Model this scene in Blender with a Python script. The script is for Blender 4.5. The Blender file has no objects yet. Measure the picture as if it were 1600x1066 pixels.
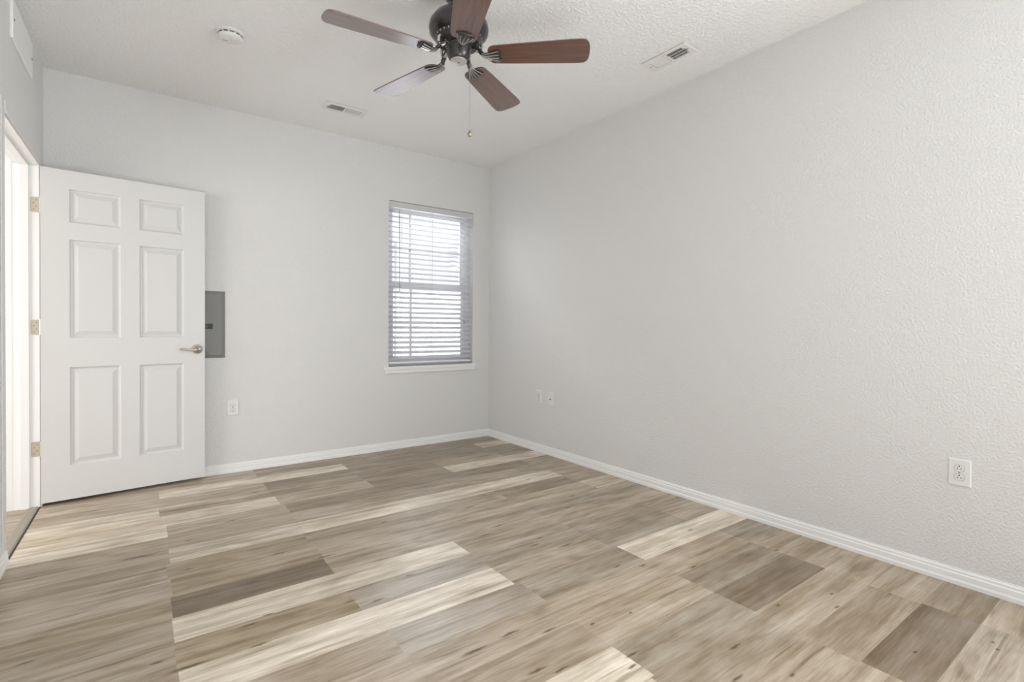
import bpy, bmesh, math, random
from mathutils import Vector, Matrix
sin, cos, pi, R = math.sin, math.cos, math.pi, math.radians
C = bpy.context.scene.collection
S = bpy.context.scene

# ------------------------------------------------------------------ camera, world, lights, exposure
H = 2.70                                      # ceiling height
def make_camera():
    f, yaw, pit, rol = 794.54, 0.6336, -0.0113, 0.0067
    fw = Vector((sin(yaw)*cos(pit), cos(yaw)*cos(pit), sin(pit)))
    r = Vector((cos(yaw), -sin(yaw), 0)); u = r.cross(fw)
    r2 = r*cos(rol)+u*sin(rol); u2 = u*cos(rol)-r*sin(rol)
    cd = bpy.data.cameras.new('camera'); c = bpy.data.objects.new('camera', cd); C.objects.link(c)
    m = Matrix((r2, u2, -fw)).transposed().to_4x4(); m.translation = Vector((-2.8644, -4.2987, 1.101))
    c.matrix_world = m
    cd.sensor_width = 36; cd.lens = f*36/1600; cd.shift_y = -12.27/1600; cd.clip_start = .02
    S.camera = c
make_camera()
S.view_settings.view_transform = 'Standard'; S.view_settings.look = 'None'
S.view_settings.gamma = 1; S.view_settings.use_curve_mapping = False
S.view_settings.exposure = 0.04
w = bpy.data.worlds.new('sky'); S.world = w; w.use_nodes = True
bg = w.node_tree.nodes['Background']; bg.inputs[0].default_value = (.90, .93, 1.0, 1); bg.inputs[1].default_value = 1.1

def area(name, loc, target, sx, sy, power, col):
    l = bpy.data.lights.new(name, 'AREA'); l.shape = 'RECTANGLE'; l.size = sx; l.size_y = sy
    l.energy = power; l.color = col
    o = bpy.data.objects.new(name, l); C.objects.link(o); o.location = loc
    o.rotation_euler = (Vector(target)-Vector(loc)).to_track_quat('-Z', 'Z').to_euler()
    return o
# added fill lamp in a made-up side opening, brightens left wall and ceiling
area('side_fill', (.22, -5.6, 1.45), (-3.3, -3.0, 1.9), 1.7, 1.5, 112, (.94, .975, 1.0))
# added low lamp facing up, fills the ceiling from below the camera
area('uplight_fill', (-2.2, -4.55, .25), (-2.1, -3.6, 2.7), 1.0, .9, 22, (.92, .96, 1.0))
# sun added for ceiling bounce, let in by the made-up rear opening
sl = bpy.data.lights.new('fill_sun', 'SUN'); sl.energy = 10; sl.angle = R(.6); sl.color = (.88, .95, 1.0)
so = bpy.data.objects.new('fill_sun', sl); C.objects.link(so); so.rotation_euler = Vector((.03, .70, -.72)).to_track_quat('-Z', 'Y').to_euler()
# daylight arriving through the hallway beyond the open door
area('hall_daylight', (-8.0, -3.2, 1.4), (-2.6, -.1, 1.2), 1.2, 1.5, 85, (1.0, .98, .95))
# open sky above the bedroom window
area('window_sky', (-.63, 1.7, 4.3), (-.63, 0, 1.4), 3.0, 2.0, 1000, (.92, .96, 1.0))
area('window_daylight', (-.63, .75, 1.9), (-.9, -2.0, .5), 1.0, 1.1, 21, (.92, .95, 1.0))
area('hall_fill', (-5.15, -.75, 1.15), (0, -1.4, 1.5), .9, 1.2, 27, (.95, .97, 1.0))  # added hall lamp, fills the far end of the right wall

# ------------------------------------------------------------------ materials
def new_mat(name):
    m = bpy.data.materials.new(name); m.use_nodes = True
    nt = m.node_tree; b = nt.nodes['Principled BSDF']
    return m, nt, b
def mat(name, col, rough=.5, metal=0., spec=.5, bump=None, coat=0., coat_rough=.1):
    """bump = (scale, strength, distance, kind)"""
    m, nt, b = new_mat(name)
    b.inputs['Base Color'].default_value = (*col, 1); b.inputs['Roughness'].default_value = rough
    b.inputs['Metallic'].default_value = metal; b.inputs['Specular IOR Level'].default_value = spec
    b.inputs['Coat Weight'].default_value = coat; b.inputs['Coat Roughness'].default_value = coat_rough
    if bump:
        sc, st, di, kind = bump
        tc = nt.nodes.new('ShaderNodeTexCoord'); n = nt.nodes.new('ShaderNodeTexNoise')
        n.inputs['Scale'].default_value = sc; n.inputs['Detail'].default_value = 3
        nt.links.new(tc.outputs['Object'], n.inputs['Vector'])
        src = n.outputs['Fac']
        if kind == 'knockdown':
            r = nt.nodes.new('ShaderNodeValToRGB')
            r.color_ramp.elements[0].position = .43; r.color_ramp.elements[1].position = .60
            nt.links.new(src, r.inputs[0]); src = r.outputs[0]
        bp = nt.nodes.new('ShaderNodeBump'); bp.inputs['Strength'].default_value = st; bp.inputs['Distance'].default_value = di
        nt.links.new(src, bp.inputs['Height']); nt.links.new(bp.outputs[0], b.inputs['Normal'])
    return m
M = {}
WALL = (.765, .760, .748)
M['wall'] = mat('wall_paint', WALL, .42, spec=.35, bump=(95, .5, .0028, 'knockdown'))
M['ceil'] = mat('ceiling_paint', (.925, .923, .918), .40, spec=.40, bump=(62, .55, .004, 'knockdown'))
M['hall'] = mat('hall_paint', (.80, .76, .69), .6)
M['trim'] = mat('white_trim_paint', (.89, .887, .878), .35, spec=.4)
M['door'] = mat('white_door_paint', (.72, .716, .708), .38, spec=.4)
M['plate'] = mat('white_plastic', (.80, .80, .78), .32)
M['slot'] = mat('dark_slot', (.03, .028, .025), .6)
M['nickel'] = mat('satin_nickel', (.55, .50, .45), .28, metal=1)
M['screw'] = mat('screw_steel', (.30, .29, .27), .4, metal=1)
M['hinge'] = mat('aged_hinge', (.62, .57, .47), .42, metal=.55)
M['panelgrey'] = mat('grey_enamel', (.225, .225, .215), .42)
M['breaker'] = mat('black_breaker', (.012, .012, .012), .4)
M['bronze'] = mat('black_bronze', (.018, .015, .014), .30, metal=.1, spec=.6, coat=.35, coat_rough=.2)
M['antique'] = mat('antique_silver_bronze', (.50, .48, .47), .25, metal=.9)
M['cap'] = mat('bright_cap', (.62, .60, .60), .35, metal=.6)
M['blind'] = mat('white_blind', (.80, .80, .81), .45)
M['valance'] = mat('shaded_valance', (.62, .62, .60), .45)  # greyed to stand in for shade on the recessed valance
M['cord'] = mat('blind_cord', (.62, .62, .64), .7)
M['wand'] = mat('blind_wand', (.45, .45, .47), .3)
M['plug'] = mat('blind_plug', (.28, .27, .26), .5)
M['vinyl'] = mat('window_vinyl', (.80, .80, .82), .4)
M['vent'] = mat('vent_enamel', (.83, .82, .80), .35)
M['brass'] = mat('chain_brass', (.45, .38, .28), .35, metal=.9)
M['deck'] = mat('deck_boards', (.55, .53, .50), .7)
M['rail'] = mat('rail_paint', (.50, .49, .52), .6)
M['siding'] = mat('pale_siding', (.85, .82, .76), .8)
M['thresh'] = mat('threshold_vinyl', (.36, .31, .25), .5, bump=(90, .2, .002, 'noise'))
def slat_mat():
    m, nt, b = new_mat('white_blind_slat')
    b.inputs['Base Color'].default_value = (.88, .88, .90, 1); b.inputs['Roughness'].default_value = .4
    t = nt.nodes.new('ShaderNodeBsdfTranslucent'); t.inputs[0].default_value = (.85, .85, .88, 1)
    mx = nt.nodes.new('ShaderNodeMixShader'); mx.inputs[0].default_value = .40
    nt.links.new(b.outputs[0], mx.inputs[1]); nt.links.new(t.outputs[0], mx.inputs[2])
    nt.links.new(mx.outputs[0], nt.nodes['Material Output'].inputs[0])
    return m
M['slat'] = slat_mat()
def glass():
    m, nt, b = new_mat('window_glass'); nt.nodes.remove(b)
    t = nt.nodes.new('ShaderNodeBsdfTransparent'); g = nt.nodes.new('ShaderNodeBsdfGlossy'); g.inputs['Roughness'].default_value = 0
    fr = nt.nodes.new('ShaderNodeFresnel'); fr.inputs[0].default_value = 1.45
    mx = nt.nodes.new('ShaderNodeMixShader'); nt.links.new(fr.outputs[0], mx.inputs[0])
    nt.links.new(t.outputs[0], mx.inputs[1]); nt.links.new(g.outputs[0], mx.inputs[2])
    nt.links.new(mx.outputs[0], nt.nodes['Material Output'].inputs[0])
    return m
M['glass'] = glass()
def blade_mat():
    m, nt, b = new_mat('rosewood_blade')
    tc = nt.nodes.new('ShaderNodeTexCoord'); mp = nt.nodes.new('ShaderNodeMapping'); mp.inputs['Scale'].default_value = (4, 60, 20)
    n = nt.nodes.new('ShaderNodeTexNoise'); n.inputs['Scale'].default_value = 1; n.inputs['Detail'].default_value = 5
    r = nt.nodes.new('ShaderNodeValToRGB')
    r.color_ramp.elements[0].position = .30; r.color_ramp.elements[0].color = (.060, .019, .010, 1)
    r.color_ramp.elements[1].position = .70; r.color_ramp.elements[1].color = (.150, .050, .026, 1)
    L = nt.links.new
    L(tc.outputs['Object'], mp.inputs[0]); L(mp.outputs[0], n.inputs['Vector']); L(n.outputs['Fac'], r.inputs[0])
    L(r.outputs[0], b.inputs['Base Color'])
    b.inputs['Roughness'].default_value = .33; b.inputs['Specular IOR Level'].default_value = .55
    b.inputs['Coat Weight'].default_value = 1.; b.inputs['Coat Roughness'].default_value = .22; b.inputs['Coat IOR'].default_value = 1.85
    return m
M['blade'] = blade_mat()

KNOTS = [(-2.661,-1.238,.022),(-2.445,-1.065,.05),(-2.082,-.184,.04),(-2.239,-.597,.05),(-2.32,-1.662,.06),(-2.147,-1.827,.07),
 (-2.687,-1.599,.04),(-2.869,-1.321,.09),(-3.246,-1.301,.05),(-2.54,-2.232,.05),(-2.733,-2.376,.08),(-2.53,-2.383,.05),
 (-1.898,-2.229,.03),(-2.183,-2.289,.035),(-2.09,-2.346,.05),(-1.943,-2.844,.07),(-1.382,-2.058,.05),(-1.332,-.164,.06),(-1.262,-.545,.06),
 (-1.403,-.598,.045),(-.943,-.081,.05),(-1.235,-1.657,.05),(-.24,-.131,.03),(-.576,-1.862,.045),(-.742,-2.005,.03),(-1.26,-1.995,.06),
 (-1.175,-2.255,.03),(-1.248,-2.308,.045),(-1.122,-2.399,.06),(-1.083,-2.706,.04),(-.981,-2.771,.035),(-.434,-2.647,.035),(-.306,-3.052,.03),
 (-1.525,-3.17,.045),(-1.573,-3.211,.03),(-1.504,-2.966,.018),(-1.333,-3.0,.015),(-1.766,-3.087,.05),(-1.662,-2.902,.05),(-1.788,-2.835,.06),
 (-1.833,-3.046,.06),(-.798,-2.917,.035),(-.812,-3.306,.018),(-1.346,-3.441,.05),(-.633,-3.451,.025),(-.537,-3.395,.014),(-.727,-3.727,.014),
 (-.435,-3.871,.014),(-.476,-3.89,.012),(-1.188,-3.537,.02),(-2.818,-2.292,.03),(-3.161,-2.045,.04),(-.112,-.961,.05),(-.584,-1.41,.04),
 (-1.11,-.40,.03),(-.52,-.50,.03),(-1.75,-1.58,.03),(-2.47,-2.20,.03),(-1.2,-3.35,.05)]
def floor_mat():
    m, nt, b = new_mat('vinyl_plank')
    N = nt.nodes.new; L = nt.links.new
    def mth(op, a, bb=None, c=None):
        n = N('ShaderNodeMath'); n.operation = op
        for i, v in enumerate((a, bb, c)):
            if v is None: continue
            if isinstance(v, (int, float)): n.inputs[i].default_value = v
            else: L(v, n.inputs[i])
        return n.outputs[0]
    tc = N('ShaderNodeTexCoord'); P = tc.outputs['Object']
    at = N('ShaderNodeAttribute'); at.attribute_name = 'plank_tone'
    sd = N('ShaderNodeAttribute'); sd.attribute_name = 'plank_seed'
    def noise(scale, detail, dist=0., wmul=13.):
        mp = N('ShaderNodeMapping'); mp.inputs['Scale'].default_value = scale; L(P, mp.inputs[0])
        n = N('ShaderNodeTexNoise'); n.noise_dimensions = '4D'; n.inputs['Scale'].default_value = 1
        n.inputs['Detail'].default_value = detail; n.inputs['Distortion'].default_value = dist
        L(mp.outputs[0], n.inputs['Vector']); L(mth('MULTIPLY', sd.outputs['Fac'], wmul), n.inputs['W'])
        return n.outputs['Fac']
    streak = noise((1.7, 30, 1), 8, .5); fine = noise((9, 170, 1), 3); cloud = noise((3.4, 10, 1), 5, .8, 7.)
    # tone multiplier from grain
    g = mth('ADD', mth('MULTIPLY', mth('SUBTRACT', streak, .5), 1.30), mth('MULTIPLY', mth('SUBTRACT', cloud, .5), 1.25))
    g = mth('ADD', g, mth('MULTIPLY', mth('SUBTRACT', fine, .5), .75))
    g = mth('ADD', g, 1.0)
    # dark thin streaks
    sx = noise((2.2, 42, 1), 2, .3, 29.)
    mr = N('ShaderNodeMapRange'); mr.inputs['From Min'].default_value = .62; mr.inputs['From Max'].default_value = .72
    mr.inputs['To Min'].default_value = 1.; mr.inputs['To Max'].default_value = .62; L(sx, mr.inputs['Value'])
    g = mth('MULTIPLY', g, mr.outputs[0])
    # knots and mineral streaks where the boards have them
    km = None
    wob = N('ShaderNodeTexNoise'); wob.inputs['Scale'].default_value = 45; L(P, wob.inputs['Vector'])
    wv = N('ShaderNodeVectorMath'); wv.operation = 'MULTIPLY_ADD'; L(wob.outputs['Color'], wv.inputs[0])
    wv.inputs[1].default_value = (.02, .010, 0); L(P, wv.inputs[2])
    sep = N('ShaderNodeVectorMath'); sep.operation = 'SUBTRACT'; L(wv.outputs[0], sep.inputs[0]); sep.inputs[1].default_value = (.01, .005, 0)
    for (x, y, ln) in KNOTS:
        a = N('ShaderNodeVectorMath'); a.operation = 'SUBTRACT'; L(sep.outputs[0], a.inputs[0]); a.inputs[1].default_value = (x, y, 0)
        s = N('ShaderNodeVectorMath'); s.operation = 'MULTIPLY'; L(a.outputs[0], s.inputs[0])
        wd = max(.006, ln*.12); s.inputs[1].default_value = (1/(ln*.8), 1/wd, 0)
        d = N('ShaderNodeVectorMath'); d.operation = 'LENGTH'; L(s.outputs[0], d.inputs[0])
        km = d.outputs['Value'] if km is None else mth('MINIMUM', km, d.outputs['Value'])
    kr = N('ShaderNodeMapRange'); kr.interpolation_type = 'SMOOTHSTEP'
    kr.inputs['From Min'].default_value = .25; kr.inputs['From Max'].default_value = 1.25
    kr.inputs['To Min'].default_value = .30; kr.inputs['To Max'].default_value = 1.; L(km, kr.inputs['Value'])
    g = mth('MULTIPLY', g, kr.outputs[0])
    mul = N('ShaderNodeVectorMath'); mul.operation = 'SCALE'; L(at.outputs['Color'], mul.inputs[0]); L(g, mul.inputs['Scale'])
    # darker grain goes warmer, pale streaks greyer
    hs = N('ShaderNodeHueSaturation'); L(mul.outputs[0], hs.inputs['Color'])
    L(mth('SUBTRACT', 1.75, mth('MULTIPLY', g, .75)), hs.inputs['Saturation'])
    L(hs.outputs[0], b.inputs['Base Color'])
    b.inputs['Roughness'].default_value = .36; b.inputs['Specular IOR Level'].default_value = .5
    bp = N('ShaderNodeBump'); bp.inputs['Strength'].default_value = .18; bp.inputs['Distance'].default_value = .002
    L(mth('ADD', fine, mth('MULTIPLY', cloud, 1.5)), bp.inputs['Height']); L(bp.outputs[0], b.inputs['Normal'])
    return m
M['floor'] = floor_mat()

# ------------------------------------------------------------------ mesh helpers
def box(bm, x0, x1, y0, y1, z0, z1, mtx=None):
    vs = [bm.verts.new((x, y, z)) for x in (x0, x1) for y in (y0, y1) for z in (z0, z1)]
    for f in ((0,1,3,2),(4,6,7,5),(0,4,5,1),(2,3,7,6),(0,2,6,4),(1,5,7,3)):
        bm.faces.new([vs[i] for i in f])
    if mtx is not None: bmesh.ops.transform(bm, matrix=mtx, verts=vs)
    return vs
def lathe(bm, prof, n=40, mtx=None, cap0=True, cap1=True):
    rings = []
    for r, z in prof:
        rings.append([bm.verts.new((r*cos(2*pi*k/n), r*sin(2*pi*k/n), z)) for k in range(n)])
    for a, b in zip(rings, rings[1:]):
        for k in range(n): bm.faces.new((a[k], a[(k+1) % n], b[(k+1) % n], b[k]))
    if cap0: bm.faces.new(rings[0][::-1])
    if cap1: bm.faces.new(rings[-1])
    vs = [v for r_ in rings for v in r_]
    if mtx is not None: bmesh.ops.transform(bm, matrix=mtx, verts=vs)
    return vs
def tube(bm, pts, rad, n=8, radii=None, squash=None):
    pts = [Vector(p) for p in pts]; rings = []
    for i, p in enumerate(pts):
        t = (pts[min(i+1, len(pts)-1)]-pts[max(i-1, 0)]).normalized()
        up = Vector((0, 0, 1)) if abs(t.z) < .9 else Vector((1, 0, 0))
        s = t.cross(up).normalized(); u = s.cross(t)
        r = radii[i] if radii else rad
        q = squash or 1
        rings.append([bm.verts.new(p+s*r*cos(2*pi*k/n)+u*r*q*sin(2*pi*k/n)) for k in range(n)])
    for a, b in zip(rings, rings[1:]):
        for k in range(n): bm.faces.new((a[k], a[(k+1) % n], b[(k+1) % n], b[k]))
    bm.faces.new(rings[0][::-1]); bm.faces.new(rings[-1])
    return [v for r_ in rings for v in r_]
def prism(bm, prof, axis_pts):
    """profile [(out, up)] swept between two ends; axis_pts = [(origin, out_vector), ...] """
    rings = []
    for o, out in axis_pts:
        o = Vector(o); out = Vector(out)
        rings.append([bm.verts.new(o+out*a+Vector((0, 0, b))) for a, b in prof])
    n = len(prof)
    for a, b in zip(rings, rings[1:]):
        for k in range(n): bm.faces.new((a[k], a[(k+1) % n], b[(k+1) % n], b[k]))
    bm.faces.new(rings[0][::-1]); bm.faces.new(rings[-1])
def obj(name, bm, m, parent=None, smooth=False, bevel=0., seg=2, loc=None):
    bmesh.ops.remove_doubles(bm, verts=bm.verts, dist=1e-6)
    bmesh.ops.recalc_face_normals(bm, faces=bm.faces)
    me = bpy.data.meshes.new(name); bm.to_mesh(me); bm.free()
    me.materials.append(M[m] if isinstance(m, str) else m)
    if smooth:
        me.polygons.foreach_set('use_smooth', [True]*len(me.polygons))
        if smooth is not True: me.set_sharp_from_angle(angle=R(smooth))
    o = bpy.data.objects.new(name, me); C.objects.link(o)
    if parent is not None: o.parent = parent
    if loc: o.location = loc
    if bevel:
        b = o.modifiers.new('bevel', 'BEVEL'); b.width = bevel; b.segments = seg; b.limit_method = 'ANGLE'; b.angle_limit = R(40)
    return o
def tag(o, label, cat, group=None, kind=None):
    o['label'] = label; o['category'] = cat
    if group: o['group'] = group
    if kind: o['kind'] = kind
    return o
def thing(name, label, cat, loc=(0, 0, 0), rot=(0, 0, 0), group=None, kind=None):
    o = bpy.data.objects.new(name, None); C.objects.link(o); o.location = loc; o.rotation_euler = rot
    o.empty_display_size = .1
    return tag(o, label, cat, group, kind)
def copy_tree(o, parent=None):
    c = o.copy(); C.objects.link(c)
    if parent is not None: c.parent = parent
    for ch in list(o.children): copy_tree(ch, c)
    return c
def struct(name, bm, m, label, cat, **k):
    return tag(obj(name, bm, m, **k), label, cat, kind='structure')
B = bmesh.new

# ------------------------------------------------------------------ room shell
XL = -3.341; TILT = -.0146                       # the left wall leans very slightly out of square
LM = Matrix.Translation((XL, 0, 0)) @ Matrix.Rotation(TILT, 4, 'Z')   # local x = into the room, local y = -distance from the corner
WX0, WX1, WZ0, WZ1 = -1.070, -.191, .743, 2.227   # window opening
YR = -7.5                                        # rear wall
bm = B()
box(bm, -9.2, WX0, 0, .16, -.02, H); box(bm, WX1, .16, 0, .16, -.02, H)
box(bm, WX0, WX1, 0, .16, -.02, WZ0); box(bm, WX0, WX1, 0, .16, WZ1, H)
struct('wall_back', bm, 'wall', 'off-white textured wall with the window and blind', 'wall')
bm = B(); box(bm, 0, .16, -4.65, 0, -.02, H); box(bm, 0, .16, YR-.16, -6.55, -.02, H)
box(bm, 0, .16, -6.55, -4.65, -.02, .65); box(bm, 0, .16, -6.55, -4.65, 2.35, H)  # unseen opening, added so the side fill lamp can shine in
struct('wall_right', bm, 'wall', 'long bare off-white textured wall on the right', 'wall')
DY0, DY1, DZ = -.145, -1.082, 2.068                # rough opening in the left wall (local y)
bm = B()
box(bm, -.115, 0, DY0, -.001, 0, H, LM); box(bm, -.115, 0, YR, DY1, 0, H, LM); box(bm, -.115, 0, DY1, DY0, DZ, H, LM)
struct('wall_left', bm, 'wall', 'narrow off-white wall at left with the open doorway', 'wall')
bm = B()
box(bm, -3.8, -2.45, YR-.16, YR, 0, H); box(bm, -.15, 0, YR-.16, YR, 0, H)
box(bm, -2.45, -.15, YR-.16, YR, 2.45, H); box(bm, -2.45, -.15, YR-.16, YR, -.02, .12)  # unseen opening, added to let sunlight onto the rear floor
struct('wall_rear', bm, 'wall', 'wall behind the photographer with an opening added for light', 'wall')
bm = B(); box(bm, -9.2, .16, YR-.16, .16, H, H+.12)
struct('ceiling', bm, 'ceil', 'white knockdown-textured ceiling', 'ceiling')
# hallway beyond the doorway
bm = B(); box(bm, -9.2, -3.46, -.15, -.001, 0, H)
struct('wall_hall_side', bm, 'hall', 'beige hallway wall seen through the doorway', 'wall')
bm = B(); box(bm, -9.2, -9.08, -4.6, -.15, 0, H)
struct('wall_hall_end', bm, 'hall', 'far end wall of the hallway', 'wall')
bm = B(); box(bm, -9.08, -3.44, -4.6, -4.48, 0, H)
struct('wall_hall_near', bm, 'hall', 'near side wall of the hallway', 'wall')

# floor: one mesh, one face per board section; colour and grain seed stored per face
TONE = ((.68, .590, .468), (.58, .485, .365), (.455, .370, .275), (.412, .332, .240), (.345, .283, .208), (.385, .320, .250),
        (.375, .298, .198), (.320, .252, .177), (.215, .160, .105))        # pale ... medium ... dark
GROUPS = (0, 0, 1, 1, 1, 2, 3, 4, 5)
COLS = [-9.2, -3.39, -2.755, -2.155, -1.555, -.938, -.325, .16]
GRID = {           # row: tone index of each board section from the left wall to the right wall
 -2: (3,3,7,7,7,7), -1: (2,2,7,7,7,7), 0: (2,0,0,7,7,1), 1: (2,2,7,7,7,7), 2: (0,2,3,7,3,7), 3: (1,0,2,7,0,0),
 4: (0,3,7,7,7,3), 5: (3,3,2,2,3,3), 6: (3,0,0,0,0,3), 7: (3,6,3,3,7,3), 8: (2,6,3,2,3,1), 9: (6,8,3,3,4,4),
 10: (3,0,0,3,3,3), 11: (3,6,5,4,7,7), 12: (3,0,0,3,4,3), 13: (3,3,5,4,0,0), 14: (2,2,2,3,3,4), 15: (2,3,3,3,7,3),
 16: (3,2,0,4,8,3), 17: (3,2,1,4,3,3), 18: (2,3,2,3,7,3), 19: (3,2,3,3,8,7), 20: (3,2,2,4,5,3), 21: (2,3,7,3,4,3),
 22: (3,2,0,4,7,4), 23: (2,7,3,0,3,4), 24: (0,2,3,3,3,7), 25: (3,2,7,4,0,3), 26: (2,3,2,7,4,3), 27: (3,0,2,4,3,3),
 28: (2,2,3,4,7,3), 29: (3,2,7,0,3,4), 30: (2,3,2,4,3,3)}
random.seed(4)
bm = B(); tl = bm.faces.layers.float_color.new('plank_tone') if hasattr(bm.faces.layers, 'float_color') else None
faces = []
y = lambda n: -.228-.1795*n
for n in range(-2, 41):
    ya, yb = max(y(n+1), YR-.16), min(y(n), .16)
    if ya >= yb: continue
    off = random.uniform(-.015, .015)
    for c in range(7):
        x0, x1 = COLS[c], COLS[c+1]
        if c >= 2: x0 += off if c < 6 or True else 0
        if c >= 1 and c+1 < 7: x1 += off if c+1 >= 2 else 0
        row = GRID[n] if n <= 30 else GRID[n-20]
        t = 3 if c == 0 else row[c-1]
        vs = [bm.verts.new(p) for p in ((x0, ya, 0), (x1, ya, 0), (x1, yb, 0), (x0, yb, 0))]
        bm.faces.new(vs)
        if c <= 1 or GROUPS[t] != GROUPS[row[c-2]]: seed = (n*7+c)*.137 % 9.7
        faces.append((t, seed))
me = bpy.data.meshes.new('floor'); bm.to_mesh(me); bm.free()
ca = me.attributes.new('plank_tone', 'FLOAT_COLOR', 'FACE'); sa = me.attributes.new('plank_seed', 'FLOAT', 'FACE')
for i, (t, s) in enumerate(faces):
    k = random.uniform(.94, 1.06); ca.data[i].color = (*[v*k for v in TONE[t]], 1); sa.data[i].value = s
me.materials.append(M['floor'])
fo = bpy.data.objects.new('floor', me); C.objects.link(fo)
tag(fo, 'mixed light and dark wood-look plank flooring', 'floor', kind='structure')

# baseboards (moulded profile)
BP = [(0, 0), (.0135, 0), (.0135, .016), (.0105, .024), (.0105, .046), (.0075, .050), (.0075, .060), (.0035, .066), (.0035, .070), (0, .070)]
bm = B(); prism(bm, BP, [((XL+.07, 0, 0), (0, -1, 0)), ((0, 0, 0), (-1, -1, 0))])
struct('baseboard_back', bm, 'trim', 'white moulded baseboard under the window wall', 'baseboard')
bm = B(); prism(bm, BP, [((0, 0, 0), (-1, -1, 0)), ((0, YR, 0), (-1, 0, 0))])
struct('baseboard_right', bm, 'trim', 'white moulded baseboard along the bare right wall', 'baseboard')
bm = B()
p0 = LM @ Vector((0, -1.066, 0)); p1 = LM @ Vector((0, YR, 0)); dx = LM.to_3x3() @ Vector((1, 0, 0))
prism(bm, BP, [(p0, dx), (p1, dx)])
struct('baseboard_left', bm, 'trim', 'white baseboard ending at the near side of the doorway', 'baseboard')
bm = B(); prism(bm, BP, [((-3.56, -.15, 0), (0, -.5, 0)), ((-9.08, -.15, 0), (0, -.5, 0))])
struct('baseboard_hall', bm, 'trim', 'white baseboard of the hallway wall beyond the doorway', 'baseboard')

# ------------------------------------------------------------------ door frame, threshold, door
J0, J1, JZ = -.163, -1.064, 2.050                # clear opening
bm = B()
box(bm, -.118, .002, J0, DY0, 0, DZ, LM); box(bm, -.118, .002, DY1, J1, 0, DZ, LM); box(bm, -.118, .002, J1, J0, JZ, DZ, LM)
# stops
box(bm, -.085, -.045, J0-.011, J0, 0, JZ, LM); box(bm, -.085, -.045, J1, J1+.011, 0, JZ, LM); box(bm, -.085, -.045, J1, J0, JZ-.011, JZ, LM)
struct('trim_1', bm, 'trim', 'white door frame jambs and stops lining the doorway', 'door frame', bevel=.0015)
bm = B()
cw = .062
box(bm, 0, .009, J0+.006, J0+.006+cw, 0, JZ+.006+cw, LM)
box(bm, 0, .005, J1-.006-cw, J1-.006, .0702, JZ+.006+cw, LM)
box(bm, 0, .009, J1-.006, J0+.006, JZ+.006, JZ+.006+cw, LM)
box(bm, .009, .013, J1-.006, J0+.006, JZ+.006, JZ+.018, LM)
struct('trim_2', bm, 'wall', 'flat off-white casing around the doorway', 'door casing', bevel=.002)
bm = B()
box(bm, -.30, -.118, J0, J0+.012, 0, JZ+.07)
bmesh.ops.transform(bm, matrix=LM, verts=bm.verts)
struct('trim_3', bm, 'trim', 'white hallway-side trim beside the door stop', 'door casing', bevel=.002)
bm = B()
TP = [(-.055, 0), (-.055, .003), (-.045, .006), (-.012, .006), (-.004, .003), (-.004, 0)]
prism(bm, TP, [(LM @ Vector((0, J0, 0)), dx), (LM @ Vector((0, J1, 0)), dx)])
struct('trim_4', bm, 'thresh', 'grey-brown threshold strip across the doorway floor', 'threshold')
bm = B(); box(bm, -.0045, .004, J1, J0, -.001, .0012, LM)
struct('trim_5', bm, 'slot', 'dark gap line between threshold strip and plank floor', 'threshold gap')

def six_panel(bm, W, HT, T):
    xs = [0, .132, .383, .482, .732, W]; zs = [0, .209, .816, .997, 1.604, 1.707, 1.912, HT]
    pan = {(1, 1), (3, 1), (1, 3), (3, 3), (1, 5), (3, 5)}
    for side in (0, 1):
        yb = 0 if side == 0 else T; sg = 1 if side == 0 else -1
        V = {}
        def v(x, z, d=0):
            k = (round(x, 5), round(z, 5), d)
            if k not in V: V[k] = bm.verts.new((x, yb+sg*d, z))
            return V[k]
        for i in range(5):
            for j in range(7):
                x0, x1, z0, z1 = xs[i], xs[i+1], zs[j], zs[j+1]
                if (i, j) not in pan:
                    bm.faces.new((v(x0, z0), v(x1, z0), v(x1, z1), v(x0, z1))); continue
                rings = [(0, 0), (.008, .011), (.015, .0125), (.040, .0035), (.042, .0025)]
                pr = None
                for ins, d in rings:
                    q = [v(x0+ins, z0+ins, d), v(x1-ins, z0+ins, d), v(x1-ins, z1-ins, d), v(x0+ins, z1-ins, d)]
                    if pr:
                        for k in range(4): bm.faces.new((pr[k], pr[(k+1) % 4], q[(k+1) % 4], q[k]))
                    pr = q
                bm.faces.new(pr)
    # edges
    for (a, b) in (((0, 0), (W, 0)), ((W, 0), (W, HT)), ((W, HT), (0, HT)), ((0, HT), (0, 0))):
        n = [bm.verts.new((a[0], 0, a[1])), bm.verts.new((b[0], 0, b[1])), bm.verts.new((b[0], T, b[1])), bm.verts.new((a[0], T, a[1]))]
        bm.faces.new(n)
DW, DH = .860, 2.024
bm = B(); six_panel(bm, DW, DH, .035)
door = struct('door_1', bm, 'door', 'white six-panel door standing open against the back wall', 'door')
door.location = (-3.3372, -.1777, .021); door.rotation_euler = (0, 0, .11299)
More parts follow.
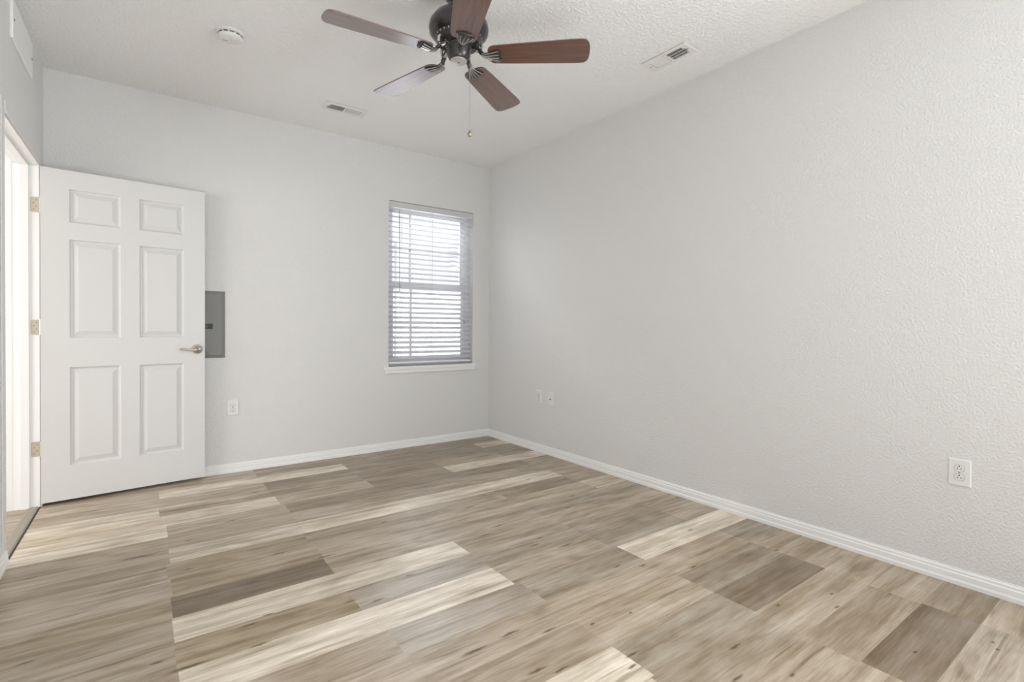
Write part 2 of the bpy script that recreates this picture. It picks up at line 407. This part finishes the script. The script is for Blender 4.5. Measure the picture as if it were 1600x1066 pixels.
# lever handle (both plates are slim; the far one is hidden behind the door)
bm = B()
RX = Matrix.Translation((.812, 0, .913)) @ Matrix.Rotation(pi/2, 4, 'X')
lathe(bm, [(.034, 0), (.034, .005), (.031, .010), (.022, .012), (.017, .016), (.0145, .030), (.013, .036)], 36, RX)
hd = obj('door_handle', bm, 'nickel', door, smooth=35); hd['label'] = 'satin nickel lever handle'
bm = B()
pts = [(.812, -.034, .913), (.812, -.050, .913), (.802, -.060, .912), (.785, -.063, .909), (.760, -.063, .908), (.735, -.062, .913), (.715, -.060, .917), (.700, -.058, .916)]
tube(bm, pts, .01, 12, radii=[.013, .0135, .0125, .0095, .0075, .0065, .006, .0045])
lathe(bm, [(.004, -.066), (.012, -.063), (.014, -.056), (.014, -.040)], 20, Matrix.Translation((.812, 0, .913)) @ Matrix.Rotation(-pi/2, 4, 'X') @ Matrix.Scale(-1, 4, (0, 0, 1)) if False else Matrix.Translation((.812, 0, .913)) @ Matrix.Rotation(pi/2, 4, 'X') @ Matrix.Scale(-1, 4, (0, 0, 1)))
obj('lever', bm, 'nickel', hd, smooth=50)
# hinges: leaf on the jamb face + leaf on the door edge + knuckle, parented to the door
iv = Matrix.LocRotScale(door.location, door.rotation_euler, None).inverted()
for hz in (1.815, 1.083, .352):
    bm = B()
    m = iv @ LM
    # jamb leaf with rounded corners
    pr = []
    for cx, cz, a0 in ((-.038+.009, hz+.045-.009, 90), (-.038+.009, hz-.045+.009, 180)):
        for k in range(5):
            a = R(a0+k*22.5); pr.append((cx+.009*cos(a), cz+.009*sin(a)))
    pr += [(-.001, hz-.045), (-.001, hz+.045)]
    for yy in (J0-.0022, J0-.0002):
        pass
    f0 = [bm.verts.new((a, J0-.0024, b)) for a, b in pr]; f1 = [bm.verts.new((a, J0-.0002, b)) for a, b in pr]
    bm.faces.new(f0); bm.faces.new(f1[::-1])
    for k in range(len(pr)): bm.faces.new((f0[k], f0[(k+1) % len(pr)], f1[(k+1) % len(pr)], f1[k]))
    bmesh.ops.transform(bm, matrix=m, verts=bm.verts)
    tube(bm, [m @ Vector((.006, J0-.006, hz-.046)), m @ Vector((.006, J0-.006, hz+.046))], .0058, 12)
    hg = obj('hinge', bm, 'hinge', door, smooth=40); hg['label'] = 'pale aged metal hinge'
    bm = B()
    for sx, sz in ((-.012, .028), (-.024, .010), (-.012, -.010), (-.024, -.028)):
        lathe(bm, [(.0034, 0), (.0034, .0009), (.001, .0012)], 12, m @ Matrix.Translation((sx, J0-.0024, hz+sz)) @ Matrix.Rotation(pi/2, 4, 'X'))
    obj('screw', bm, 'screw', hg)

# ------------------------------------------------------------------ window, stool, blind
fy0, fy1 = .085, .150
bm = B()
fw = .040
def rect_frame(bm, x0, x1, z0, z1, t, y0, y1):
    box(bm, x0, x0+t, y0, y1, z0, z1); box(bm, x1-t, x1, y0, y1, z0, z1)
    box(bm, x0+t, x1-t, y0, y1, z0, z0+t); box(bm, x0+t, x1-t, y0, y1, z1-t, z1)
rect_frame(bm, WX0, WX1, WZ0, WZ1, fw, fy0, fy1)
win = struct('window_1', bm, 'vinyl', 'white double-hung window behind the blind', 'window', bevel=.002)
zm = (WZ0+WZ1)/2
def sash(z0, z1, y0):
    bm = B(); rect_frame(bm, WX0+fw, WX1-fw, z0, z1, .042, y0, y0+.028)
    zc = (z0+z1)/2
    box(bm, WX0+fw+.042, WX1-fw-.042, y0+.007, y0+.021, zc-.011, zc+.011)
    box(bm, -.821, -.799, y0+.007, y0+.021, z0+.042, z1-.042)
    s = obj('sash', bm, 'vinyl', win, bevel=.0015)
    bm = B(); box(bm, WX0+fw+.04, WX1-fw-.04, y0+.012, y0+.016, z0+.04, z1-.04)
    obj('pane', bm, 'glass', s)
sash(WZ0+fw, zm+.02, fy0+.004); sash(zm-.02, WZ1-fw, fy0+.034)
bm = B()
box(bm, -1.115, -.168, -.032, .0, .716, .7425); box(bm, WX0, WX1, 0, fy0, .72, .7425)
box(bm, -1.103, -.178, -.021, -.0005, .683, .716)
struct('trim_6', bm, 'trim', 'white window stool and apron below the blind', 'window sill', bevel=.0025)

bl = thing('window_blind', 'white horizontal slat blind hanging in the window', 'blind', (0, 0, 0))
bx0, bx1, byc = -1.063, -.203, .033
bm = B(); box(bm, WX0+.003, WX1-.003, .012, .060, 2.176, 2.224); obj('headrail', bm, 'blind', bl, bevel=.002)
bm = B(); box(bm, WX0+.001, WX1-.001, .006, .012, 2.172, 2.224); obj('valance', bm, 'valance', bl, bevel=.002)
bm = B()
NS, zt, zb, tilt = 30, 2.140, .822, R(27)
for i in range(NS):
    zc = zt-(zt-zb)*i/(NS-1)
    x0 = bx0+random.uniform(-.002, .002); x1 = bx1+random.uniform(-.003, .003)
    sec = []
    for k in range(7):
        s = -1+2*k/6
        sec.append((byc+.025*s*cos(tilt)*1.0, zc+.025*s*sin(tilt)+.0025*(1-s*s)))
    prof = sec+[(a, b-.0028) for a, b in sec[::-1]]
    bend = .012 if 6 <= i <= 9 else (.016 if i == 10 else 0)       # a few slats are kinked near the right cord
    xs = [x0, -.46, -.42, -.36, -.34, x1] if bend else [x0, x1]
    rings = []
    for x in xs:
        dz = bend*(.8 if bend and -.43 < x < -.35 else 0)
        rings.append([bm.verts.new((x, a, b+dz)) for a, b in prof])
    n = len(prof)
    for a, b in zip(rings, rings[1:]):
        for k in range(n): bm.faces.new((a[k], a[(k+1) % n], b[(k+1) % n], b[k]))
    bm.faces.new(rings[0][::-1]); bm.faces.new(rings[-1])
obj('slats', bm, 'slat', bl)
bm = B(); box(bm, bx0, bx1, byc-.025, byc+.025, .765, .784)
br = obj('bottom_rail', bm, 'blind', bl, bevel=.003)
for px in (-.938, -.63, -.32):
    bm = B(); lathe(bm, [(.0065, 0), (.0065, .004), (.003, .006)], 16, Matrix.Translation((px, byc-.017, .765)) @ Matrix.Rotation(pi, 4, 'X'))
    obj('plug', bm, 'plug', br)
for px in (-.938, -.63, -.32):
    bm = B()
    for yy in (byc-.027, byc+.027): tube(bm, [(px-.006, yy, .784), (px-.006, yy, 2.176)], .0011, 6)
    tube(bm, [(px+.004, byc, .784), (px+.004, byc, 2.176)], .001, 6)
    obj('ladder_cord', bm, 'cord', bl)
bm = B(); tube(bm, [(-.969, -.008, 1.42), (-.971, -.009, 1.8), (-.972, -.003, 2.150)], .0042, 8); obj('tilt_wand', bm, 'wand', bl, smooth=True)
bm = B()
for k, px in enumerate((-.300, -.288)): tube(bm, [(px, -.006, 2.165), (px-.002*k, -.010, 1.7), (-.296-.006*k, -.010, 1.175)], .0012, 6)
lc = obj('lift_cord', bm, 'cord', bl)
bm = B(); lathe(bm, [(.002, .045), (.005, .035), (.008, .0), (.004, -.003)], 14, Matrix.Translation((-.298, -.010, 1.135))); obj('tassel', bm, 'wand', lc, smooth=True)

# ------------------------------------------------------------------ outlets and wall plates
def plate_bm(w_, h_, t=.006):
    bm = B(); vs0 = [bm.verts.new((sx*w_/2, 0, sz*h_/2)) for sx, sz in ((-1, -1), (1, -1), (1, 1), (-1, 1))]
    vs1 = [bm.verts.new((sx*(w_/2-.0045), -t, sz*(h_/2-.0045))) for sx, sz in ((-1, -1), (1, -1), (1, 1), (-1, 1))]
    mid = [bm.verts.new((sx*w_/2, -t*.45, sz*h_/2)) for sx, sz in ((-1, -1), (1, -1), (1, 1), (-1, 1))]
    for a, b in ((vs0, mid), (mid, vs1)):
        for k in range(4): bm.faces.new((a[k], a[(k+1) % 4], b[(k+1) % 4], b[k]))
    bm.faces.new(vs1); bm.faces.new(vs0[::-1])
    return bm
def outlet(label, loc, rz, flip=1):
    o = thing('wall_outlet', label, 'outlet', loc, (0, 0, rz), 'duplex wall outlets')
    obj('cover_plate', plate_bm(.078, .117), 'plate', o, bevel=.0008)
    for sz in (1, -1):
        bm = B(); zc = sz*.0195
        out = []
        for k in range(32):
            a = 2*pi*k/32; x, z = .0172*cos(a), .0172*sin(a); out.append((x, max(-.0142, min(.0142, z))))
        a0 = [bm.verts.new((x, -.005, zc+z)) for x, z in out]; a1 = [bm.verts.new((x*.97, -.0082, zc+z*.97)) for x, z in out]
        for k in range(32): bm.faces.new((a0[k], a0[(k+1) % 32], a1[(k+1) % 32], a1[k]))
        bm.faces.new(a1)
        rc = obj('receptacle', bm, 'plate', o)
        # thin recess outline and slots
        bm = B()
        for sx, hh in ((-.0062, .0085), (.0062, .0072)): box(bm, sx-.0012, sx+.0012, -.0085, -.0078, zc-flip*.002-hh/2, zc-flip*.002+hh/2)
        lathe(bm, [(.0029, 0), (.0029, .0007)], 14, Matrix.Translation((0, -.0078, zc+flip*.0085)) @ Matrix.Rotation(pi/2, 4, 'X'))
        obj('slots', bm, 'slot', rc)
        bm = B()
        a0 = [bm.verts.new((x*1.07, -.0062, zc+z*1.07)) for x, z in out]; a1 = [bm.verts.new((x*.99, -.0062, zc+z*.99)) for x, z in out]
        for k in range(32): bm.faces.new((a0[k], a0[(k+1) % 32], a1[(k+1) % 32], a1[k]))
        obj('recess', bm, 'screw', rc)
    bm = B(); lathe(bm, [(.0033, 0), (.0033, .0008), (.001, .0014)], 14, Matrix.Translation((0, -.006, 0)) @ Matrix.Rotation(pi/2, 4, 'X'))
    obj('screw', bm, 'screw', o)
    return o
outlet('white duplex outlet on the back wall right of the open door', (-2.296, 0, .487), 0, -1)
outlet('small white outlet on the right wall, left of the cable plate', (0, -.812, .486), -pi/2, -1)
outlet('white duplex outlet nearest the camera, low at far right', (0, -3.680, .486), -pi/2, 1)
cp = thing('cable_plate', 'white single-jack cable plate beside the far small outlet', 'wall plate', (0, -.975, .484), (0, 0, -pi/2))
obj('cover_plate', plate_bm(.076, .117), 'plate', cp, bevel=.0008)
bm = B(); T_ = Matrix.Translation((0, -.006, 0)) @ Matrix.Rotation(pi/2, 4, 'X')
lathe(bm, [(.0075, 0), (.0075, .003), (.0048, .003), (.0048, .010), (.0015, .010)], 18, T_); obj('jack', bm, 'screw', cp)
for sz in (.042, -.042):
    bm = B(); lathe(bm, [(.0028, 0), (.0028, .0007), (.001, .001)], 12, Matrix.Translation((0, -.006, sz)) @ Matrix.Rotation(pi/2, 4, 'X')); obj('screw', bm, 'plate', cp)

# ------------------------------------------------------------------ electrical panel behind the door
ep = thing('electrical_panel', 'grey metal breaker panel on the wall partly behind the door', 'electrical panel', (-2.540, 0, 1.1075))
pw, ph = .385, .489
bm = B()
rings = [(pw/2, ph/2, 0), (pw/2, ph/2, -.004), (pw/2-.022, ph/2-.022, -.012), (pw/2-.050, ph/2-.055, -.012)]
pr = None
for a, b, yy in rings:
    q_ = [bm.verts.new((sx*a, yy, sz*b)) for sx, sz in ((-1, -1), (1, -1), (1, 1), (-1, 1))]
    if pr:
        for k in range(4): bm.faces.new((pr[k], pr[(k+1) % 4], q_[(k+1) % 4], q_[k]))
    pr = q_
obj('frame', bm, 'panelgrey', ep)
bm = B(); pd0, pd1, dz0, dz1 = -.142, .105, -.175, .145
box(bm, -pw/2+.048, pw/2-.048, -.0115, -.010, -ph/2+.05, ph/2-.05)
box(bm, pd0, pd1, -.0155, -.0112, dz0, dz1)
pdr = obj('panel_door', bm, 'panelgrey', ep, bevel=.003)
bm = B()
pts = [(pd0+.02, -.0160, dz1-.045), (.055, -.0160, dz1-.045), (.080, -.0160, dz1-.050), (.090, -.0160, dz1-.062)]
tube(bm, pts, .0022, 6); obj('raised_rib', bm, 'panelgrey', pdr)
bm = B(); pts = [(.0+.1*cos(a)*.9, -.0160, -.232+.055*sin(a)) for a in [R(k) for k in range(20, 161, 10)]]
tube(bm, pts, .0022, 6); obj('raised_rib', bm, 'panelgrey', ep)
bm = B(); box(bm, .000, .112, -.0185, -.0150, -.032, .006); bk_ = obj('breaker_window', bm, 'breaker', ep)
bm = B(); box(bm, .040, .066, -.0200, -.0183, -.024, -.002); obj('switch', bm, 'panelgrey', bk_)
bm = B(); box(bm, .0735, .0755, -.0195, -.0183, -.030, .004); obj('divider', bm, 'screw', bk_)
for sx, sz in ((.166, .128), (.166, -.128), (-.166, .128), (-.166, -.128)):
    bm = B(); lathe(bm, [(.006, 0), (.006, .002), (.002, .0035)], 14, Matrix.Translation((sx, -.012, sz)) @ Matrix.Rotation(pi/2, 4, 'X')); obj('screw', bm, 'screw', ep)

# ------------------------------------------------------------------ ceiling vents
def vent(label, cx, cy, rz, bars):
    """local x = long side; the +x half shows open dark slots, the -x half is seen flat"""
    o = thing('ceiling_vent', label, 'vent', (cx, cy, H), (0, 0, rz), 'ceiling air registers')
    lx, ly = .152, .068
    bm = B()
    ix, iy = .112, .042
    def ring(a, b, z): return [bm.verts.new((sx*a, sy*b, z)) for sx, sy in ((-1, -1), (1, -1), (1, 1), (-1, 1))]
    rs = [ring(lx-.009, ly-.009, 0), ring(lx-.009, ly-.009, -.003), ring(lx, ly, -.003), ring(lx, ly, -.0048), ring(lx-.006, ly-.006, -.0078), ring(ix, iy, -.0075), ring(ix, iy, -.0005)]
    for a, b in zip(rs, rs[1:]):
        for k in range(4): bm.faces.new((a[k], a[(k+1) % 4], b[(k+1) % 4], b[k]))
    fr = obj('frame', bm, 'vent', o)
    bm = B(); box(bm, -ix, ix, -iy, iy, -.0009, -.0003); obj('duct_opening', bm, 'slot', o)
    bm = B(); box(bm, -.006, .006, -iy, iy, -.0075, -.001); obj('centre_bar', bm, 'vent', o)
    for half, ang in ((1, R(38)), (-1, R(-22))):
        bm = B(); n = 9
        for k in range(n):
            xc = half*(.011+(ix-.013)*(k+.5)/n)
            m_ = Matrix.Translation((xc, 0, -.0042)) @ Matrix.Rotation(ang, 4, 'Y')
            hw_ = .0056 if half == 1 else .0037  # closed half narrowed; its dark gaps stand in for shade on the louvers
            box(bm, -hw_, hw_, -iy, iy, -.0005, .0005, m_)
        if half == 1 and bars:
            for yy in (-.014, .014): box(bm, .006, ix, yy-.002, yy+.002, -.0078, -.0068)
        obj('louvers', bm, 'vent', o)
    for sx in (-1, 1):
        bm = B(); lathe(bm, [(.0042, 0), (.0042, .001), (.001, .002)], 12, Matrix.Translation((sx*.128, 0, -.0075)) @ Matrix.Rotation(pi, 4, 'X')); obj('screw', bm, 'screw', o)
    bm = B(); box(bm, .1165, .1205, -.020, .004, -.014, -.0075); obj('damper_lever', bm, 'screw', o)
    return o
vent('white ceiling vent near the back wall, left of the fan', -1.638, -.531, pi, False)
vent('white ceiling vent near the right wall, right of the fan', -.344, -2.411, -pi/2, True)

# ------------------------------------------------------------------ smoke detector
sd = thing('smoke_detector', 'round white smoke detector on the ceiling left of the fan', 'smoke detector', (-2.457, -1.124, H))
DN = Matrix.Rotation(pi, 4, 'X')
bm = B(); lathe(bm, [(.070, 0), (.070, .008), (.066, .011), (.060, .012)], 48, DN); obj('base', bm, 'plate', sd, smooth=40)
bm = B(); lathe(bm, [(.058, .010), (.058, .019), (.060, .0195), (.061, .024), (.058, .032), (.050, .037), (.030, .039), (.002, .0395)], 48, DN); cv = obj('cover', bm, 'plate', sd, smooth=40)
bm = B()
for k in range(12):
    a = 2*pi*k/12
    m_ = Matrix.Rotation(a, 4, 'Z')
    box(bm, .0573, .0590, -.0105, .0105, -.0185, -.0135, m_)
obj('smoke_slots', bm, 'slot', cv)
bm = B(); lathe(bm, [(.016, .0385), (.016, .041), (.013, .0425), (.002, .0427)], 28, Matrix.Translation((.012, -.018, 0)) @ DN); obj('test_button', bm, 'plate', sd, smooth=40)
bm = B(); box(bm, -.032, -.012, .010, .0135, -.0405, -.0385); obj('sounder_slot', bm, 'screw', cv)

# ------------------------------------------------------------------ white access plate on the left wall
ap = thing('access_plate', 'white screwed cover plate high on the left wall above the doorway', 'cover plate', LM @ Vector((0, -.68, 2.560)), (0, 0, TILT+pi/2))
bm = plate_bm(.50, .195, .012); obj('plate', bm, 'trim', ap, bevel=.001)
for sx, sz in ((-.222, 0), (.222, 0)):
    bm = B(); lathe(bm, [(.0065, 0), (.0065, .0015), (.002, .003)], 14, Matrix.Translation((sx, -.012, sz)) @ Matrix.Rotation(pi/2, 4, 'X')); obj('screw', bm, 'screw', ap)

# ------------------------------------------------------------------ ceiling fan
fan = thing('ceiling_fan', 'five-blade ceiling fan with dark reddish wood blades and black motor', 'ceiling fan', (-1.647, -2.203, 2.378))
bm = B()
lathe(bm, [(.070, .3215), (.074, .315), (.073, .285), (.062, .262), (.048, .250), (.030, .246)], 44); obj('canopy', bm, 'bronze', fan, smooth=35)
bm = B(); lathe(bm, [(.014, .250), (.014, .215), (.050, .212), (.054, .204), (.050, .196), (.058, .188)], 40); obj('downrod', bm, 'bronze', fan, smooth=35)
bm = B()
lathe(bm, [(.050, .197), (.085, .190), (.118, .172), (.136, .146), (.140, .124), (.137, .104), (.124, .088), (.110, .080), (.104, .066), (.098, .052), (.070, .044)], 64)
mh = obj('motor_housing', bm, 'bronze', fan, smooth=35)
bm = B()
for k in range(30):
    a = 2*pi*k/30; m_ = Matrix.Rotation(a, 4, 'Z')
    box(bm, .1085, .1125, -.0035, .0035, .071, .079, m_)
obj('vent_slots', bm, 'antique', mh)
bm = B(); lathe(bm, [(.062, .047), (.064, .042), (.060, .037), (.056, .033), (.055, .015), (.052, -.004), (.044, -.018), (.037, -.024)], 48)
sh = obj('switch_housing', bm, 'bronze', fan, smooth=35)
bm = B(); lathe(bm, [(.0385, -.0225), (.0385, -.0265), (.034, -.0295), (.010, -.0305), (.004, -.031)], 40); obj('bottom_cap', bm, 'cap', sh, smooth=35)
bm = B(); lathe(bm, [(.0035, -.031), (.0035, -.0335), (.001, -.034)], 12); obj('cap_screw', bm, 'slot', sh)
PT = R(10.5)
def blade_mesh():
    bm = B(); r0, r1 = .140, .612; hw0, hw1 = .058, .0765
    out = []
    N1 = 10
    def hw(x): return hw0+(hw1-hw0)*min(1, max(0, (x-r0)/(r1-r0-.08)))
    # root rounded corners, then sides, then gently rounded tip
    cr = .034
    for k in range(N1+1):
        a = pi+pi/2*k/N1; out.append((r0+cr+cr*cos(a), -(hw0-cr)+cr*sin(a)))
    for x in (.25, .35, .45, .53): out.append((x, -hw(x)))
    for k in range(17):
        a = -pi/2+pi*k/16; ct = max(0, cos(a))**.55; st = (1 if sin(a) > 0 else -1)*abs(sin(a))**.80
        out.append((r1-.050+.050*ct, hw1*st))
    for x in (.53, .45, .35, .25): out.append((x, hw(x)))
    for k in range(N1+1):
        a = pi/2+pi/2*k/N1; out.append((r0+cr+cr*cos(a), (hw0-cr)+cr*sin(a)))
    t = .0055
    a0 = [bm.verts.new((x, y_, -t/2)) for x, y_ in out]; a1 = [bm.verts.new((x, y_, t/2)) for x, y_ in out]
    bm.faces.new(a0[::-1]); bm.faces.new(a1)
    n = len(out)
    for k in range(n): bm.faces.new((a0[k], a0[(k+1) % n], a1[(k+1) % n], a1[k]))
    return bm
def bracket_bm():
    """curved arm from the motor, ending in a ribbed scallop shell under the blade (local blade frame, pitch applied by object)"""
    bm = B(); nu, nv = 14, 24
    top, bot = [], []
    for i in range(nu+1):
        u = i/nu; x = .092+.114*u
        half = 0.011+.042*(max(0, (u-.18)/.82))**1.1
        if u > .80: half *= math.sqrt(max(.0, 1-((u-.80)/.2)**2))*.999+.001
        rowt, rowb = [], []
        for j in range(nv+1):
            v = -1+2*j/nv
            rib = .0028*abs(sin(v*2.5*pi))*min(1, u*2.2)*(1-max(0, (u-.85)/.15))
            dome = .0125*(1-v*v)*(1-.25*u)
            zz = -.0035-dome-rib
            # curl the shell sideways as on the original
            yy = v*half+.010*u*u
            lift = .030*(1-min(1, u/.42))**2
            rowb.append(bm.verts.new((x, yy, zz+lift))); rowt.append(bm.verts.new((x, yy, -.0032+lift+(.004 if u < .3 else 0)*(1-v*v))))
        top.append(rowt); bot.append(rowb)
    for i in range(nu):
        for j in range(nv):
            bm.faces.new((bot[i][j], bot[i+1][j], bot[i+1][j+1], bot[i][j+1]))
            bm.faces.new((top[i][j], top[i][j+1], top[i+1][j+1], top[i+1][j]))
        bm.faces.new((bot[i][0], top[i][0], top[i+1][0], bot[i+1][0])); bm.faces.new((bot[i][nv], bot[i+1][nv], top[i+1][nv], top[i][nv]))
    bm.faces.new(bot[0]+top[0][::-1]); bm.faces.new(bot[nu][::-1]+top[nu])
    return bm
def arm_bm():
    bm = B()
    tube(bm, [(.060, 0, .046), (.078, 0, .040), (.090, 0, .032), (.100, 0, .022), (.112, 0, .010)], .012, 12, radii=[.014, .014, .013, .012, .011], squash=.6)
    return bm
A0 = 5.561
bl0 = obj('blade', blade_mesh(), 'blade', fan, bevel=.0012)
bk0 = obj('blade_bracket', bracket_bm(), 'bronze', fan, smooth=60)
bm = B()
for v0 in (-.82, -.42, 0., .42, .82):
    pts = []
    for i in range(13):
        u = .16+.70*i/12; x = .092+.114*u
        half = 0.011+.042*(max(0, (u-.18)/.82))**1.1
        if u > .80: half *= math.sqrt(max(.0, 1-((u-.80)/.2)**2))
        pts.append((x, v0*half+.010*u*u, -.0040-.0125*(1-v0*v0)*(1-.25*u)-.0015+.030*(1-min(1, u/.42))**2))
    tube(bm, pts, .0026, 6)
obj('ribs', bm, 'antique', bk0, smooth=60)
ar0 = obj('arm', arm_bm(), 'bronze', bk0, smooth=60)
bm = B(); ring = [(.090+.017*cos(2*pi*k/24), .004, .046+.022*sin(2*pi*k/24)) for k in range(25)]
tube(bm, ring, .0068, 8); obj('scroll_ring', bm, 'antique', bk0, smooth=60)
for k in range(5):
    a = A0+k*2*pi/5
    if k: bld, brk = copy_tree(bl0, fan), copy_tree(bk0, fan)
    else: bld, brk = bl0, bk0
    rot = (Matrix.Rotation(a, 4, 'Z') @ Matrix.Rotation(-PT, 4, 'X')).to_euler()
    bld.rotation_euler = rot; brk.rotation_euler = rot
# pull chain
bm = B()
cxp, cyp = .806*.054-.592*-.0, -.592*.054
tube(bm, [(.030, -.022, .006), (.038, -.028, .006), (cxp, cyp, .002), (cxp, cyp, -.010)], .0022, 8)
zz = -.010
while zz > -.350:
    lathe(bm, [(.0003, .0014), (.0013, .0008), (.0015, 0), (.0013, -.0008), (.0003, -.0014)], 6, Matrix.Translation((cxp, cyp, zz)), False, False); zz -= .0034
tube(bm, [(cxp, cyp, -.010), (cxp, cyp, -.350)], .0006, 5)
pc = obj('pull_chain', bm, 'screw', fan)
bm = B(); lathe(bm, [(.002, .002), (.004, -.002), (.0095, -.010), (.0115, -.017), (.0095, -.024), (.004, -.029), (.001, -.030)], 20, Matrix.Translation((cxp, cyp, -.350)))
obj('pull_fob', bm, 'brass', pc, smooth=50)

# ------------------------------------------------------------------ outside the window (seen between the slats)
bm = B(); box(bm, -4, 8, .6, 9, -.15, -.05)
struct('floor_outside', bm, 'deck', 'pale balcony deck beyond the window', 'deck')
rl = thing('balcony_railing', 'painted balcony railing with thin balusters seen through the blind', 'railing', (0, 5.8, 0))
bm = B(); box(bm, -3, 1.49, -.03, .03, .93, .99); obj('top_rail', bm, 'rail', rl)
bm = B(); box(bm, -3, 1.49, -.02, .02, .06, .11); obj('bottom_rail', bm, 'rail', rl)
b0 = None
for k in range(24):
    x = -.75+.1*k
    if b0 is None:
        bm = B(); box(bm, -.016, .016, -.014, .014, .11, .93); b0 = obj('baluster', bm, 'rail', rl); b0.location = (x, 0, 0)
    else:
        c = b0.copy(); C.objects.link(c); c.location = (x, 0, 0)
bm = B(); box(bm, 1.50, 1.62, 5.74, 5.86, -.05, 2.9)
tag(obj('porch_post', bm, 'rail'), 'upright porch post at the right end of the railing outside', 'post')
bm = B(); box(bm, 2.0, 7.5, 10.2, 13, -.3, 2.2)
for k in range(12): box(bm, 1.98, 7.5, 10.17, 10.2, -.2+.2*k, -.02+.2*k)
tag(obj('neighbor_building', bm, 'siding'), 'pale sided building across from the window', 'building')
